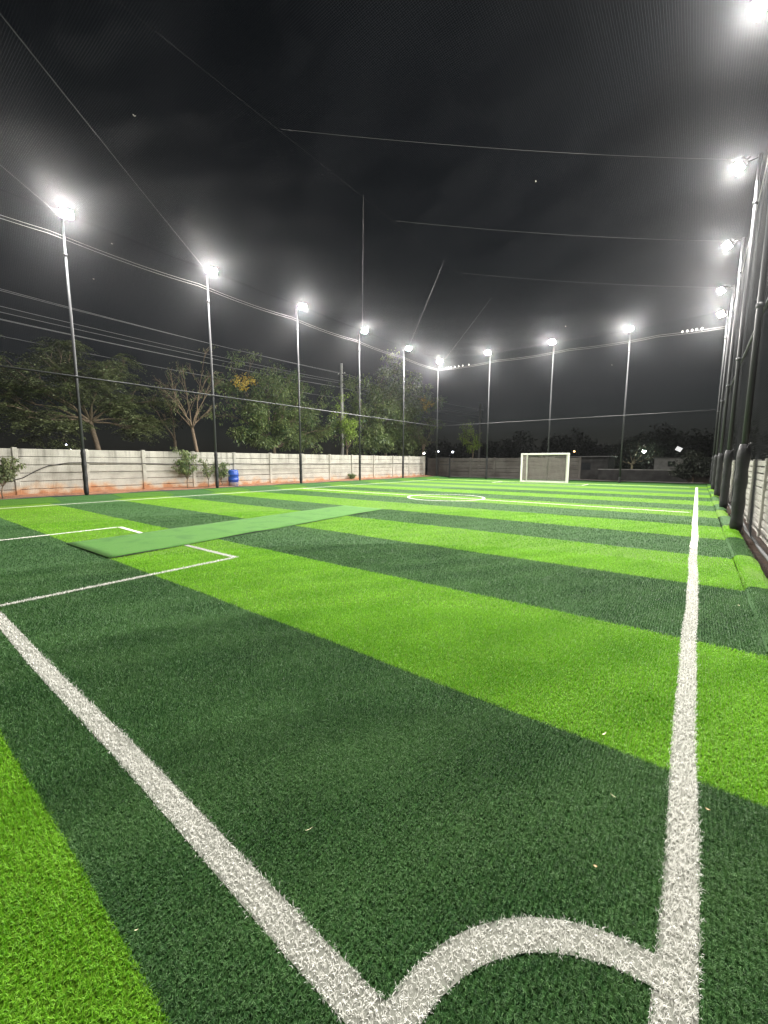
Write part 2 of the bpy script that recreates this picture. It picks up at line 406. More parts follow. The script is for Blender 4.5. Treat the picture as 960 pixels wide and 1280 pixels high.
# lean: a pile direction that drifts over the pitch, plus scatter per fibre
drift = smooth_noise(X, Y, 1.1, 3) * 1.5 + smooth_noise(X, Y, 4.0, 5) * .9
ang = drift + rng.normal(0, 1.25, len(X)) + (hx - .5) * 2.4
lean = np.clip(rng.normal(.62, .30, len(X)), .05, 1.35)
hgt = Hh * rng.uniform(.62, 1.18, len(X)) * (.86 + .28 * hx) * (1 + .12 * smooth_noise(X, Y, 2.2, 8))
tint = np.clip(rng.beta(1.6, 2.6, len(X)) + .22 * smooth_noise(X, Y, 1.7, 9) + .24 * smooth_noise(X, Y, 6.5, 19) + .34 * (hy - .5), 0, 1)
def blades(sel, mats, name=None):
    x, y, z, w, h, a, l, t, r = X[sel], Y[sel], Z0[sel], W[sel], hgt[sel], ang[sel], lean[sel], tint[sel], Rr[sel]
    n = len(x)
    dx, dy = np.cos(a), np.sin(a); tw = a + rng.uniform(-.9, .9, n) + math.pi / 2; px, py = np.cos(tw), np.sin(tw)
    v = np.zeros((n, 5, 3), np.float32)
    o1 = h * .55 * np.sin(l * .6); z1 = h * .60 * np.cos(l * .45); o2 = h * np.sin(l) * 1.05; z2 = h * np.cos(l) * .98
    for k, (o, zz, ww) in enumerate(((0 * h, 0 * h - .001, .5), (0 * h, 0 * h - .001, -.5), (o1, z1, .46), (o1, z1, -.46))):
        v[:, k, 0] = x + dx * o + px * w * ww; v[:, k, 1] = y + dy * o + py * w * ww; v[:, k, 2] = z + zz
    v[:, 4, 0] = x + dx * o2; v[:, 4, 1] = y + dy * o2; v[:, 4, 2] = z + z2
    base = np.arange(n)[:, None] * 5
    f = np.concatenate([base + np.array([0, 1, 3]), base + np.array([0, 3, 2]), base + np.array([2, 3, 4])])
    tt = np.repeat(t, 5)
    return v.reshape(-1, 3), f, tt
drop = (line_id >= 0) & (Rr < 9) & (rng.uniform(0, 1, len(X)) < .42); line_id[drop] = -2
W = np.where(line_id >= 0, W * 1.1, W); tint = np.where(line_id >= 0, rng.uniform(0, 1, len(X)), tint)
near = line_id == -1
va, fa, ta = blades(near & bright, None); vb, fb_, tb = blades(near & ~bright, None)
tag(np_mesh('artificial_grass', np.concatenate([va, vb]), np.concatenate([fa, fb_ + len(va)]), [M['blade_bright'], M['blade_dark']],
            midx=np.r_[np.zeros(len(fa)), np.ones(len(fb_))], attr=np.concatenate([ta, tb])), kind='stuff')
for li, (nm, pts, w) in enumerate(LINES):
    z = .003 + .0006 * li
    vs, fs = strip(pts, w, z)
    tris = np.concatenate([fs[:, [0, 1, 2]], fs[:, [0, 2, 3]]])
    sel = line_id == li
    if sel.sum() > 0:
        v, f, t = blades(sel, None)
        o = np_mesh(nm, np.concatenate([vs, v]), np.concatenate([tris, f + len(vs)]), [M['line_white'], M['blade_white'], M['line_gap_shade']],
                    midx=np.r_[np.where(np.hypot(vs[tris[:, 0], 0], vs[tris[:, 0], 1]) < 9, 2, 0), np.ones(len(f))], attr=np.r_[np.zeros(len(vs)), t])
    else:
        o = np_mesh(nm, vs, tris, [M['line_white']])
    tag(o, kind='structure')

# ------------------------------------------------------------------ cricket matting laid on the pitch
mb = MB()
c0, c1, c2, c3 = Vector((-7.26, 2.35, 0)), Vector((-7.93, 10.32, 0)), Vector((-9.69, 10.35, 0)), Vector((-9.25, 2.31, 0))
NX, NY = 10, 44; vs = []
for top in (1, 0):
    for j in range(NY + 1):
        for i in range(NX + 1):
            u, v = i / NX, j / NY
            p = (c0.lerp(c3, u)).lerp(c1.lerp(c2, u), v)
            z = .020 + .004 * math.sin(j * .9 + i * .4) * (1 if 0 < i < NX else .6) + (.006 * math.sin(j * .55) if i in (0,) else 0)
            if top == 0: z = .010
            p.x += .018 * math.sin(j * .35)
            vs.append((p.x, p.y, z))
K = (NX + 1) * (NY + 1); fs = []; ms = []
for j in range(NY):
    for i in range(NX):
        q = j * (NX + 1) + i; fs.append((q, q + NX + 1, q + NX + 2, q + 1))
mb.add(vs, fs, 0, True)
rim = [i for i in range(NX + 1)] + [j * (NX + 1) + NX for j in range(1, NY + 1)] + [NY * (NX + 1) + i for i in range(NX - 1, -1, -1)] + [j * (NX + 1) for j in range(NY - 1, 0, -1)]
for a, b in zip(rim, rim[1:] + rim[:1]): mb.f.append([a, b, K + b, K + a]); mb.m.append(1); mb.sm.append(False)
tag(mb.build('cricket_mat', [M['mat_green'], M['mat_under']]), 'long pale green cricket mat laid flat across the striped turf', 'mat')

# ------------------------------------------------------------------ floodlight poles
def floodlight(root, hx, hy, hz, dx, dy, tilt, arm_from):
    """LED flood facing (dx,dy) tilted down; housing with fins, glowing lens, yoke"""
    n = Vector((dx * math.cos(tilt), dy * math.cos(tilt), -math.sin(tilt))); s = Vector((-dy, dx, 0)); t = n.cross(s)
    Mx = Matrix(((s.x, t.x, n.x, hx), (s.y, t.y, n.y, hy), (s.z, t.z, n.z, hz), (0, 0, 0, 1)))
    mb = MB(); mb.box(-.20, .20, -.155, .155, -.10, 0, bev=.015, mat=Mx)
    for k in range(9): mb.box(-.18 + k * .045 - .005, -.18 + k * .045 + .005, -.14, .14, -.15, -.1, mat=Mx)
    for sx in (-1, 1): mb.box(sx * .22 - .008, sx * .22 + .008, -.03, .03, -.22, .02, mat=Mx)
    mb.box(-.228, .228, -.03, .03, -.235, -.22, mat=Mx)
    h = mb.build('floodlight', M['housing'], root)
    mb = MB(); vs = [Mx @ Vector(p) for p in ((-.18, -.13, .004), (.18, -.13, .004), (.18, .13, .004), (-.18, .13, .004))]
    mb.add(vs, [(0, 1, 2, 3)]); mb.build('lens', M['lens'], h)
    mb = MB(); mb.tube([arm_from, (hx - n.x * .2, hy - n.y * .2, hz - n.z * .2 - .02)], .025, 8)
    mb.build('lamp_arm', M['pole'], root)

def light_pole(x, y, dx, dy, label, zb=0.0, tilt=R(38), pad_to=1.9, lean=(0, 0), pr_=.085, aim=None, drop=0):
    root = empty('floodlight_pole', (x, y, zb), label, 'light pole', 'floodlight poles around the net cage')
    mb = MB(); mb.tube([(0, 0, 0), (lean[0] * .5, lean[1] * .5, 5), (lean[0], lean[1], ZT - zb - .05)], [.062, .055, .045], 12)
    for z in (4.78, 9.35): mb.tube([(lean[0] * z / 10, lean[1] * z / 10, z - .05), (lean[0] * z / 10, lean[1] * z / 10, z + .05)], .070, 12)
    mb.build('shaft', M['pole'], root)
    mb = MB(); prof = []
    for k in range(15):
        z = .02 + (pad_to - .02) * k / 14; prof.append((pr_ + .008 * math.sin(k * 1.7 + x + y) - (.015 if k in (0, 14) else 0), z - zb * 0))
    prof = [(.06, .02)] + prof + [(.07, pad_to + .03)]
    mb.lathe((0, 0, 0), prof, 14)
    mb.tube([(.02, -pr_ + .02, pad_to - .12), (.05, -pr_, pad_to - .02), (.10, -pr_ + .02, pad_to + .06)], [.010, .016, .005], 5)   # loose end of the tie
    mb.build('padding', M['pad'], root)
    ax, ay = aim or (dx, dy)
    floodlight(root, dx * .50 + lean[0], dy * .50 + lean[1], ZT - zb - drop, ax, ay, tilt, (lean[0], lean[1], ZT - zb - .12))
    return root
PY = [.1, 5.87, 11.7, 17.45, 23.2, 28.85]
left_lab = {0: None,
    1: 'leftmost floodlight pole, tallest in view, in front of the spreading olive tree',
    2: 'floodlight pole beside the blue barrel and the bare tree',
    3: 'floodlight pole in front of the rounded tree with orange blossom at its left',
    4: 'floodlight pole just right of the concrete utility pole',
    5: 'floodlight pole in front of the right half of the yellow flowering tree'}
right_lab = {1: None,
    2: 'nearest padded floodlight pole on the right, thickest black padding, at the turf edge',
    3: 'second padded floodlight pole from the camera on the right side',
    4: 'third padded floodlight pole from the camera on the right side',
    5: 'fourth padded floodlight pole on the right side, just before the far corner'}
for k in range(1, 6):
    lab = left_lab[k] or 'floodlight pole at the near left corner of the net cage, outside the frame'
    light_pole(XL, PY[k], 1, 0, lab, zb=.10 if k else 0, aim=(.93, -.3676))
for k in range(1, 6):
    lab = right_lab[k] or 'floodlight pole on the right closest to the camera, outside the frame'
    light_pole(XR + (.12 if k == 1 else 0), PY[k] + (.16 if k == 2 else .05), -1, 0, lab, zb=.0, pr_=.112, aim=(-.86, -.51), drop=.22)
s2 = math.sqrt(.5)
light_pole(XL, YF, s2, -s2, 'floodlight pole at the far left corner beside the small net gate')
light_pole(XR, YF, -s2, -s2, 'floodlight pole at the far right corner, farthest of the right row')
light_pole(-14.92, YF, 0, -1, 'far side floodlight pole right of the thin distant utility pole', pad_to=2.0)
light_pole(-9.69, YF, 0, -1, 'far side floodlight pole standing behind the white goal', pad_to=.4)
light_pole(-4.50, YF, 0, -1, 'far side floodlight pole right of the white goal', pad_to=.4)

# horizontal rails halfway up
def rail(name, a, b, label):
    mb = MB(); mb.tube([a, b], .032, 8); return tag(mb.build(name, M['pole']), label, 'rail', 'horizontal rails of the net cage')
rail('cross_rail', (XL + .09, .1, 4.88), (XL + .09, YF - .1, 4.88), 'long grey rail crossing in front of the trees on the left side')
rail('cross_rail', (XL + .1, YF - .1, 4.88), (XR - .1, YF - .1, 4.88), 'long grey rail crossing the far end above the goal')
rail('cross_rail', (XR + .10, 2.0, 4.78), (XR + .10, YF - .1, 4.78), 'grey rail running away along the right side net')

# ------------------------------------------------------------------ nets: real crossing cords
def net(name, O, U, V, N_, lu, lv, cell, th, label, amp=.04, segu=1.3, sag=0, matname='net', parent=None):
    O, U, V, N_ = [np.array(a, float) for a in (O, U, V, N_)]
    def disp(a, b):
        return amp * (np.sin(a * 1.1 + b * .7) + .6 * np.sin(a * 2.3 - b * 1.3)) * .6 - sag * np.sin(math.pi * np.clip(b / lv, 0, 1)) * 1.0
    V_, F_ = [], []; off = 0
    for (n1, L1, L2, D1, D2, flip) in ((int(lu / cell) + 1, lu, lv, U, V, 0), (int(lv / cell) + 1, lv, lu, V, U, 1)):
        ns = max(1, int(math.ceil(L2 / segu))) + 1
        s = np.minimum(np.arange(n1) * cell, L1); t = np.linspace(0, L2, ns)
        S, T = np.meshgrid(s, t, indexing='ij')
        A, B = (S, T) if not flip else (T, S)
        P = O + A[..., None] * U + B[..., None] * V + disp(A, B)[..., None] * N_
        P = P + (.004 * np.sin(T * 9 + S * 40))[..., None] * D1
        ring = []
        for k in range(3):
            an = 2 * math.pi * k / 3 + (.5 if flip else 0)
            ring.append(P + (math.cos(an) * D1 + math.sin(an) * N_) * th / 2)
        Q = np.stack(ring, 2)                           # n1, ns, 3, 3
        V_.append(Q.reshape(-1, 3))
        i, j = np.meshgrid(np.arange(n1), np.arange(ns - 1), indexing='ij'); b = ((i * ns + j) * 3).ravel() + off
        for k in range(3):
            k2 = (k + 1) % 3
            F_.append(np.stack([b + k, b + k2, b + 3 + k2, b + 3 + k], 1))
        off += n1 * ns * 3
    o = np_mesh(name, np.concatenate(V_), np.concatenate(F_), [M[matname]], parent=parent)
    return o
NT = .0026
def net_wall(O, U, N_, lu, label, name='side_net', th=NT):
    root = empty(name, O, label, 'net', 'black nylon nets of the cage')
    net('netting', (0, 0, .14), U, (0, 0, 1), N_, lu, 10.75, .05, th, None, parent=root)
    mb = MB(); n = int(lu / .5)
    pts = [(U[0] * lu * i / n + N_[0] * .012 * math.sin(i * 1.3), U[1] * lu * i / n + N_[1] * .012 * math.sin(i * 1.3), .13 + .015 * math.sin(i * .8)) for i in range(n + 1)]
    mb.tube(pts, .028, 7)
    mb.build('border_rope', M['rope'], root)
    for zz, nm in ((10.02 , 'top_wire'), (10.13, 'top_wire')):
        mb = MB(); per = 5.77; pts = []
        m = max(2, int(round(lu / .72)))
        for i in range(m + 1):
            s = lu * i / m; ph = ((s + (5.77 - .1 if U[1] else 0)) % per) / per
            pts.append((U[0] * s, U[1] * s, zz + .02 - .10 * 4 * ph * (1 - ph)))
        mb.tube(pts, .008, 5); mb.build(nm, M['cable'], root)
    return root
r_left = net_wall((XL, -.4, 0), (0, 1, 0), (1, 0, 0), 34.9, 'tall fine black net along the left side of the pitch')
r_far = net_wall((XL, YF, 0), (1, 0, 0), (0, 1, 0), 20.83, 'tall fine black net closing the far end behind the goal')
r_right = net_wall((XR + .14, -.4, 0), (0, 1, 0), (1, 0, 0), 34.9, 'tall fine black net along the right side, close to the camera', th=.0028)
root = empty('roof_net', (XL, -.4, 11.0), 'fine black net stretched overhead over the whole pitch', 'net', 'black nylon nets of the cage')
net('netting', (0, 0, 0), (0, 1, 0), (1, 0, 0), (0, 0, 1), 34.9, 20.83, .05, .0020, None, amp=.05, sag=.30, parent=root)
# shiny curtain rings hanging on the far top wire near both corners
for (xs, r_) in (([-1.48, -1.22, -.97, -.73, -.45], r_far), ([-19.2, -18.95, -18.7, -18.3, -17.9, -17.5, -16.9], r_far)):
    for x in xs:
        mb = MB(); c = (x - XL, -.02, 10.13)
        pts = [(c[0] + .045 * math.cos(t), c[1] + .01, c[2] + .06 * math.sin(t)) for t in np.linspace(0, 2 * math.pi, 13)]
        mb.tube(pts, .014, 6, caps=False); mb.build('ring', M['white_paint'], r_)

# overhead steel wires: a spine and the diagonals from the pole heads
def cable(name, a, b, sag, rad, label, cat='cable', mt='cable', group=None):
    mb = MB(); mb.tube(wire(a, b, sag, 22), rad, 5); return tag(mb.build(name, M[mt]), label, cat, group)
ZW = 10.6; G = 'steel wires holding up the roof net'
cable('support_wire', (-9.8, -1.2, ZW), (-9.8, YF, ZW), .09, .0008, 'faint steel wire running away along the middle of the roof net', group=G, mt='rope')
for yl, ym, lab in ((5.87, -5 + .2, 'steel wire rising out of the frame from the leftmost lamp'),
                    (11.7, .25, 'long steel wire from the second lamp on the left to the top left corner'),
                    (23.2, 11.6, 'near vertical steel wire above the fourth lamp on the left'),
                    (28.85, 17.25, 'slanting steel wire above the fifth lamp on the left'),
                    (34.5, 22.6, 'slanting steel wire above the far left corner lamp')):
    cable('support_wire', (XL + .3, yl, ZW), (-9.8, ym, ZW), .05, .0036, lab, group=G, mt='cable_dim')
for yr, ym, lab in ((17.45, 8.1, 'highest steel wire crossing the sky to the second lamp from the right edge'),
                    (23.2, 13.5, 'middle steel wire crossing the sky to the third lamp on the right'),
                    (28.85, 18.9, 'lowest steel wire crossing the sky to the fourth lamp on the right')):
    cable('support_wire', (XR - .2, yr, ZW), (-9.8, ym, ZW), .14, .0032, lab, group=G, mt='cable_dim')

# small gate in the far net beside the corner pole
root = empty('net_gate', (-19.28, YF - .02, 0), 'narrow black framed net gate beside the far left corner pole', 'gate')
mb = MB()
for x in (-.62, .68): mb.box(x - .05, x + .05, -.05, .05, 0, 1.95)
for z in (.14, 1.25, 1.9): mb.box(-.57, .63, -.035, .035, z - .04, z + .04)
mb.build('frame', M['pad'], root)
net('netting', (-.57, 0, .2), (1, 0, 0), (0, 0, 1), (0, 1, 0), 1.2, 1.65, .05, NT, None, amp=.005, parent=root)

# ------------------------------------------------------------------ goal
root = empty('football_goal', (-9.12, 31.6, 0), 'white box framed futsal goal with net at the far end', 'goal')
gw, gh, gd, t = 3.38 / 2, 2.12, .95, .055
for sx in (-1, 1):
    mb = MB(); mb.box(sx * gw - t, sx * gw + t, -t, t, 0, gh - t, bev=.008); mb.build('post', M['white_paint'], root)
mb = MB(); mb.box(-gw - t, gw + t, -t, t, gh - t + .001, gh + t, bev=.008); mb.build('crossbar', M['white_paint'], root)
mb = MB(); b0, b1 = -gw + .10, gw - .32
mb.box(b0 - .04, b0 + .04, gd - .04, gd + .04, 0, gh - .06); mb.box(b1 - .04, b1 + .04, gd - .04, gd + .04, 0, gh - .06)
mb.box(b0 - .04, b1 + .04, gd - .041, gd + .041, gh - .059, gh + .02); mb.box(b0 + .04, b1 - .04, gd - .04, gd + .04, .0, .08)
mb.build('back_frame', M['white_paint'], root)
for (xa, xb) in ((-gw, b0), (gw, b1)):
    for z in (.04, gh - .02):
        mb = MB(); mb.tube([(xa, t, z), (xb, gd - .045, z)], .032, 8); mb.build('side_bar', M['white_paint'], root)
mb = MB(); mb.box(-gw + t, gw - t, -.03, .03, .002, .05); mb.build('ground_bar', M['white_paint'], root)
net('goal_netting', (b0, gd + .01, .05), (1, 0, 0), (0, 0, 1), (0, 1, 0), b1 - b0, gh - .1, .09, .014, None, amp=.04, segu=.3, matname='goal_net', parent=root)
for (xa, xb) in ((-gw, b0), (gw, b1)):
    d = Vector((xb - xa, gd, 0)); L_ = d.length; d.normalize()
    net('side_netting', (xa, 0, .05), tuple(d), (0, 0, 1), (d.y, -d.x, 0), L_, gh - .1, .09, .014, None, amp=.02, segu=.3, matname='goal_net', parent=root)
d = Vector((0, 1, 0)); net('top_netting', (b0, 0, gh), (1, 0, 0), (0, 1, 0), (0, 0, 1), b1 - b0, gd, .09, .014, None, amp=.02, segu=.3, matname='goal_net', parent=root)

# ------------------------------------------------------------------ precast concrete walls
def precast(name, x, ys, top, foot, n, face, label, m, axis='y', post_w=.16, tops=None):
    """planks slotted between posts; axis y: wall along Y at x"""
    root = empty(name, (0, 0, 0), label, 'wall')
    def put(mb, a0, a1, d0, d1, z0, z1, bev=.01, tilt=0):
        if axis == 'y': mb.box(x + min(d0, d1) * 1, x + max(d0, d1), a0, a1, z0, z1, bev=bev)
        else: mb.box(a0, a1, x + min(d0, d1), x + max(d0, d1), z0, z1, bev=bev)
    for a in ys:
        mb = MB(); put(mb, a - post_w / 2, a + post_w / 2, -.08, .09, foot, top + .03 + random.uniform(0, .03), .012)
        mb.build('post', m, root)
    for a, b in zip(ys, ys[1:]):
        mb = MB(); ph = (top - foot) / n
        for k in range(n):
            j = random.uniform(-.010, .010); g = random.uniform(.010, .020) if n < 9 else random.uniform(.018, .034)
            put(mb, a + post_w / 2 - .02, b - post_w / 2 + .02, -.03 + j, .03 + j, foot + k * ph + g, foot + (k + 1) * ph - .003, .014 if n < 9 else .016)
        mb.build('panel', m, root)
    return root
precast('concrete_wall', -22, [-1.1, 1.5, 4.1, 6.53, 8.94, 11.48, 13.98, 16.58, 19.29, 21.97, 24.49, 27.25, 30.03, 32.64, 35.39], 2.03, .02, 6, 1,
        'long pale precast concrete wall with red soil stains behind the left net', M['concrete'])
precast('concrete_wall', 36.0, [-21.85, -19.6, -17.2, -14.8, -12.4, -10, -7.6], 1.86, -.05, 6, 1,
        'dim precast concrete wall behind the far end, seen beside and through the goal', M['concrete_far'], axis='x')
ysr = [-1.5 + 2.62 * i for i in range(15)]; sh = 15.1 - ysr[6]; ysr = [a + sh for a in ysr][:14]
precast('concrete_wall', 1.28, ysr, 1.58, -.26, 11, -1, 'pale ribbed precast wall close behind the right net and padded poles', M['concrete_right'])

# black hose slung along the left wall
pts = [(3.2, .55), (3.75, .70), (4.25, .84), (4.7, 1.12), (5.12, 1.33), (5.83, 1.45), (6.42, 1.46), (8.93, 1.42), (11.8, 1.33), (14, 1.39), (16, 1.35), (18, 1.38), (20.9, 1.32), (24, 1.36), (27, 1.30), (30, 1.34), (35, 1.30)]
mb = MB(); mb.tube([(-21.86, y, z) for y, z in pts], .02, 7); tag(mb.build('water_hose', M['hose']), 'black hose slung along the pale left wall', 'hose')
# grey pipe lying on the soil by the right wall
mb = MB(); mb.tube([(.95, 12.6, -.09), (.94, 16.5, -.09)], .03, 8); tag(mb.build('pipe', M['cable']), 'thin grey pipe on the soil behind the second padded pole', 'pipe')

# blue barrel
root = empty('barrel', (-21.45, 13.55, .08), 'blue plastic barrel with muddy foot against the left wall', 'barrel')
mb = MB(); pr = [(.02, .24), (.27, .24), (.285, .30), (.29, .36), (.30, .37), (.30, .40), (.29, .41), (.29, .66), (.30, .67), (.30, .70), (.29, .71), (.285, .86), (.26, .93), (.20, .96), (.06, .965), (.01, .965)]
mb.lathe((0, 0, 0), pr, 24); mb.build('drum', M['barrel'], root)
mb = MB(); mb.lathe((0, 0, 0), [(.02, 0), (.265, 0), (.285, .04), (.285, .18), (.275, .238), (.02, .239)], 24); mb.build('muddy_foot', M['barrel_dirt'], root)
for bx_ in (.1, -.12):
    mb = MB(); mb.lathe((bx_, 0, 0), [(.045, .965), (.045, .99), (.01, .995)], 12); mb.build('bung', M['mat_under'], root)

# ------------------------------------------------------------------ trees and plants
def leaf_quads(C, D, L, Wd, droop=.25, r=rng):
    """rhombic leaves at C pointing along D"""
    n = len(C); D = D / (np.linalg.norm(D, axis=1)[:, None] + 1e-9)
    upv = np.tile([0, 0, 1.], (n, 1)) + r.normal(0, .45, (n, 3)); S = np.cross(D, upv); S /= np.linalg.norm(S, axis=1)[:, None] + 1e-9
    L = L[:, None]; Wd = Wd[:, None]
    a = C; b = C + D * L * .5 + S * Wd * .5; c = C + D * L - np.array([0, 0, 1]) * L * droop; d = C + D * L * .5 - S * Wd * .5
    v = np.stack([a, b, c, d], 1).reshape(-1, 3); f = np.arange(n)[:, None] * 4 + np.array([0, 1, 2, 3])
    return v, f

def make_tree(name, label, cat, base, fork, limbs, crown, leaf, mats, r0=.16, sub=7, twig=5, group=None, feather=False, blossoms=None, bare=False, seed=1, parts=('trunk', 'crown')):
    """base, fork: points; limbs: list of limb end points; crown=(leaves per clump, clump radius); leaf=(len, wid)"""
    rr = np.random.default_rng(seed); rs = random.Random(seed)
    root = empty(name, base, label, cat, group)
    B = Vector(base); mb = MB()
    F = Vector(fork) - B
    mid = F * .5 + Vector((rs.uniform(-.08, .08), rs.uniform(-.08, .08), 0))
    mb.tube([Vector((0, 0, -.1)), mid, F], [r0 * 1.25, r0, r0 * .85], 9)
    tips = []
    for e in limbs:
        e = Vector(e) - B; L_ = (e - F).length
        c = F.lerp(e, .45) + Vector((rs.uniform(-.12, .12), rs.uniform(-.12, .12), rs.uniform(.0, .16))) * L_
        pts = []
        for i in range(8):
            t = i / 7; p = F * (1 - t) ** 2 + c * 2 * t * (1 - t) + e * t * t
            p += Vector((rs.uniform(-1, 1), rs.uniform(-1, 1), rs.uniform(-1, 1))) * .02 * L_ * (1 if 0 < i < 7 else 0); pts.append(p)
        mb.tube(pts, [max(.012, r0 * .45 * (1 - i / 7.6)) for i in range(8)], 7)
        if not bare and not feather: tips += [(pts[i], (pts[i + 1] - pts[i]).normalized()) for i in (3, 4, 5, 6)]
        tips.append((pts[-1], (pts[-1] - pts[-2]).normalized()))
        for s in range(sub):
            k = rs.randint(2, 6); st = pts[k]; d = (pts[k + 1] - pts[k]).normalized()
            d = (d + Vector((rs.uniform(-1, 1), rs.uniform(-1, 1), rs.uniform(-.35, .75))) * .9).normalized()
            l2 = L_ * rs.uniform(.22, .48); p2 = st + d * l2 * .5 + Vector((0, 0, rs.uniform(-.05, .1))) * l2; p3 = st + d * l2 + Vector((0, 0, rs.uniform(-.1, .15))) * l2
            mb.tube([st, p2, p3], [r0 * .2 * (1 - k / 9), r0 * .13, .008], 5, caps=False)
            tips.append((p3, d)); tips.append((p2, d))
            for q in range(twig):
                s0 = p2.lerp(p3, rs.random()); d2 = (d + Vector((rs.uniform(-1, 1), rs.uniform(-1, 1), rs.uniform(-.6, .8)))).normalized()
                e2 = s0 + d2 * l2 * rs.uniform(.25, .5)
                mb.tube([s0, s0.lerp(e2, .5) + Vector((0, 0, .03)), e2], [.014, .010, .005], 4, caps=False); tips.append((e2, d2))
    mb.build(parts[0], mats[0], root)
    per, rad = crown
    if per:
        Cs, Ds, Ts = [], [], []
        for (p, d) in tips:
            if rs.random() < .08: continue
            nn = max(3, int(per * rs.uniform(.4, 1.5))); rc = rad * rs.uniform(.55, 1.25)
            if feather:      # flat sprays: rows of leaflets along several thin rachises
                nr = max(2, nn // 14)
                for q in range(nr):
                    a = rs.uniform(0, 2 * math.pi); ax = np.array([math.cos(a), math.sin(a), rs.uniform(-.25, .15)]); m_ = 14
                    tt = np.linspace(.1, 1, m_); c = np.array(p) + ax * (rc * 1.5) * tt[:, None] - np.array([0, 0, 1]) * (rc * .5) * (tt ** 2)[:, None]
                    sd = np.cross(ax, [0, 0, 1]); sg = np.where(np.arange(m_) % 2, 1, -1)[:, None]
                    Cs.append(c); Ds.append(sd * sg + ax * .5 + rr.normal(0, .15, (m_, 3))); Ts.append(np.full(m_, rs.random() * .6) + rr.uniform(0, .3, m_))
            else:
                c = rr.normal(0, 1, (nn, 3)); c /= np.linalg.norm(c, axis=1)[:, None]; q = rr.uniform(.3, 1, nn) ** .6
                c = c * q[:, None] * rc * np.array([1, 1, .72]); dd = c + np.array([0, 0, -.1]) + rr.normal(0, .25 * rc, (nn, 3))
                Cs.append(c + np.array(p)); Ds.append(dd); Ts.append(np.clip(rs.random() * .6 + rr.normal(.15, .2, nn), 0, 1))
        C = np.concatenate(Cs); D = np.concatenate(Ds); T = np.concatenate(Ts)
        v, f = leaf_quads(C, D, leaf[0] * rr.uniform(.6, 1.3, len(C)), leaf[1] * rr.uniform(.7, 1.3, len(C)), r=rr)
        np_mesh(parts[1], v, f, [mats[1]], parent=root, attr=np.repeat(np.clip(T, 0, 1), 4))
    if blossoms:
        Cs = []
        for (bx, by, bz, br) in blossoms:
            nn = 60; c = rr.normal(0, br * .5, (nn, 3)); Cs.append(c + np.array([bx - base[0], by - base[1], bz - base[2]]))
        C = np.concatenate(Cs); v, f = leaf_quads(C, rr.normal(0, 1, (len(C), 3)), np.full(len(C), .15), np.full(len(C), .10), r=rr)
        np_mesh('blossom', v, f, [M['blossom']], parent=root, attr=np.repeat(rr.uniform(0, 1, len(C)), 4))
    return root
GT = 'trees beyond the left wall'
make_tree('rain_tree', 'wide spreading olive tree with feathery leaves at the far left', 'tree', (-25.5, 8.6, -.1), (-25.5, 7.9, 3.6),
          [(-26, 3.6, 6.0), (-26.5, 4.2, 4.2), (-25.6, 6.2, 6.9), (-25.9, 7.2, 7.0), (-24.4, 8.4, 6.2), (-25.9, 9.9, 6.4), (-25.6, 10.9, 5.0), (-25, 4.9, 3.3), (-26.2, 11.6, 3.9), (-25, 9.4, 4.6), (-27, 2.9, 5.0), (-25, 10.6, 3.3), (-25, 6.4, 3.2), (-25.6, 5.2, 5.4), (-25, 8.2, 5.3)],
          (96, .60), (.15, .050), (M['bark'], M['leaf_olive']), r0=.13, sub=7, twig=3, feather=True, group=GT, seed=3)
make_tree('rain_tree', 'feathery olive tree mostly cut off by the left edge of the photo', 'tree', (-27.5, 2.6, -.1), (-27.3, 2.6, 3.0),
          [(-27, 3.9, 5.4), (-28, 1.2, 6.0), (-27, 2.6, 6.3), (-26.5, 4.0, 4.0)], (42, .5), (.13, .04), (M['bark'], M['leaf_olive']), r0=.12, sub=6, twig=3, feather=True, group=GT, seed=8)
make_tree('bare_tree', 'nearly leafless pale tree with upright branches left of the second lamp pole', 'tree', (-24.5, 13.3, -.1), (-24.5, 12.85, 3.5),
          [(-24.4, 10.9, 5.7), (-24.8, 11.6, 6.5), (-24.5, 12.5, 6.9), (-24.2, 13.6, 7.0), (-24.6, 14.3, 6.4), (-24.5, 14.4, 5.0), (-24.9, 11.5, 4.9)],
          (3, .25), (.14, .05), (M['bark_pale'], M['leaf_olive']), bare=True, r0=.10, sub=6, twig=4, group=GT, seed=5)
make_tree('feathery_tree', 'dim leafy tree in the gap behind the bare tree', 'tree', (-30, 14.6, -.1), (-30, 14.4, 3.0),
          [(-30, 12.6, 5.8), (-30, 13.8, 6.4), (-30.5, 15.0, 5.6)], (20, .45), (.14, .05), (M['bark'], M['leaf_dark']), r0=.12, sub=6, twig=3, group=GT, seed=15)
make_tree('leafy_tree', 'rounded dark green tree with orange blossom on its upper left', 'tree', (-26, 20.3, -.1), (-26, 20.0, 2.6),
          [(-26, 16.5, 6.3), (-26, 17.4, 7.1), (-25.6, 19.2, 7.3), (-26, 20.8, 7.7), (-25.8, 22.6, 7.0), (-26, 24.6, 5.9), (-26, 26.0, 4.5), (-26, 16.2, 4.7), (-25, 20.4, 5.6), (-25.2, 18.0, 5.2), (-25.4, 23.0, 5.0), (-26, 25.2, 3.6), (-26, 17.0, 3.3), (-25.2, 18.4, 3.0), (-25.1, 21.8, 2.9), (-24.9, 20.0, 3.9), (-25.6, 23.6, 3.2)],
          (38, .50), (.18, .085), (M['bark'], M['leaf_green']), r0=.14, sub=8, twig=3, group=GT, seed=21,
          blossoms=[(-25.0, 16.4, 6.9, .3), (-25.0, 17.0, 7.1, .35), (-25.0, 17.6, 7.1, .3), (-24.9, 16.8, 6.6, .3)])
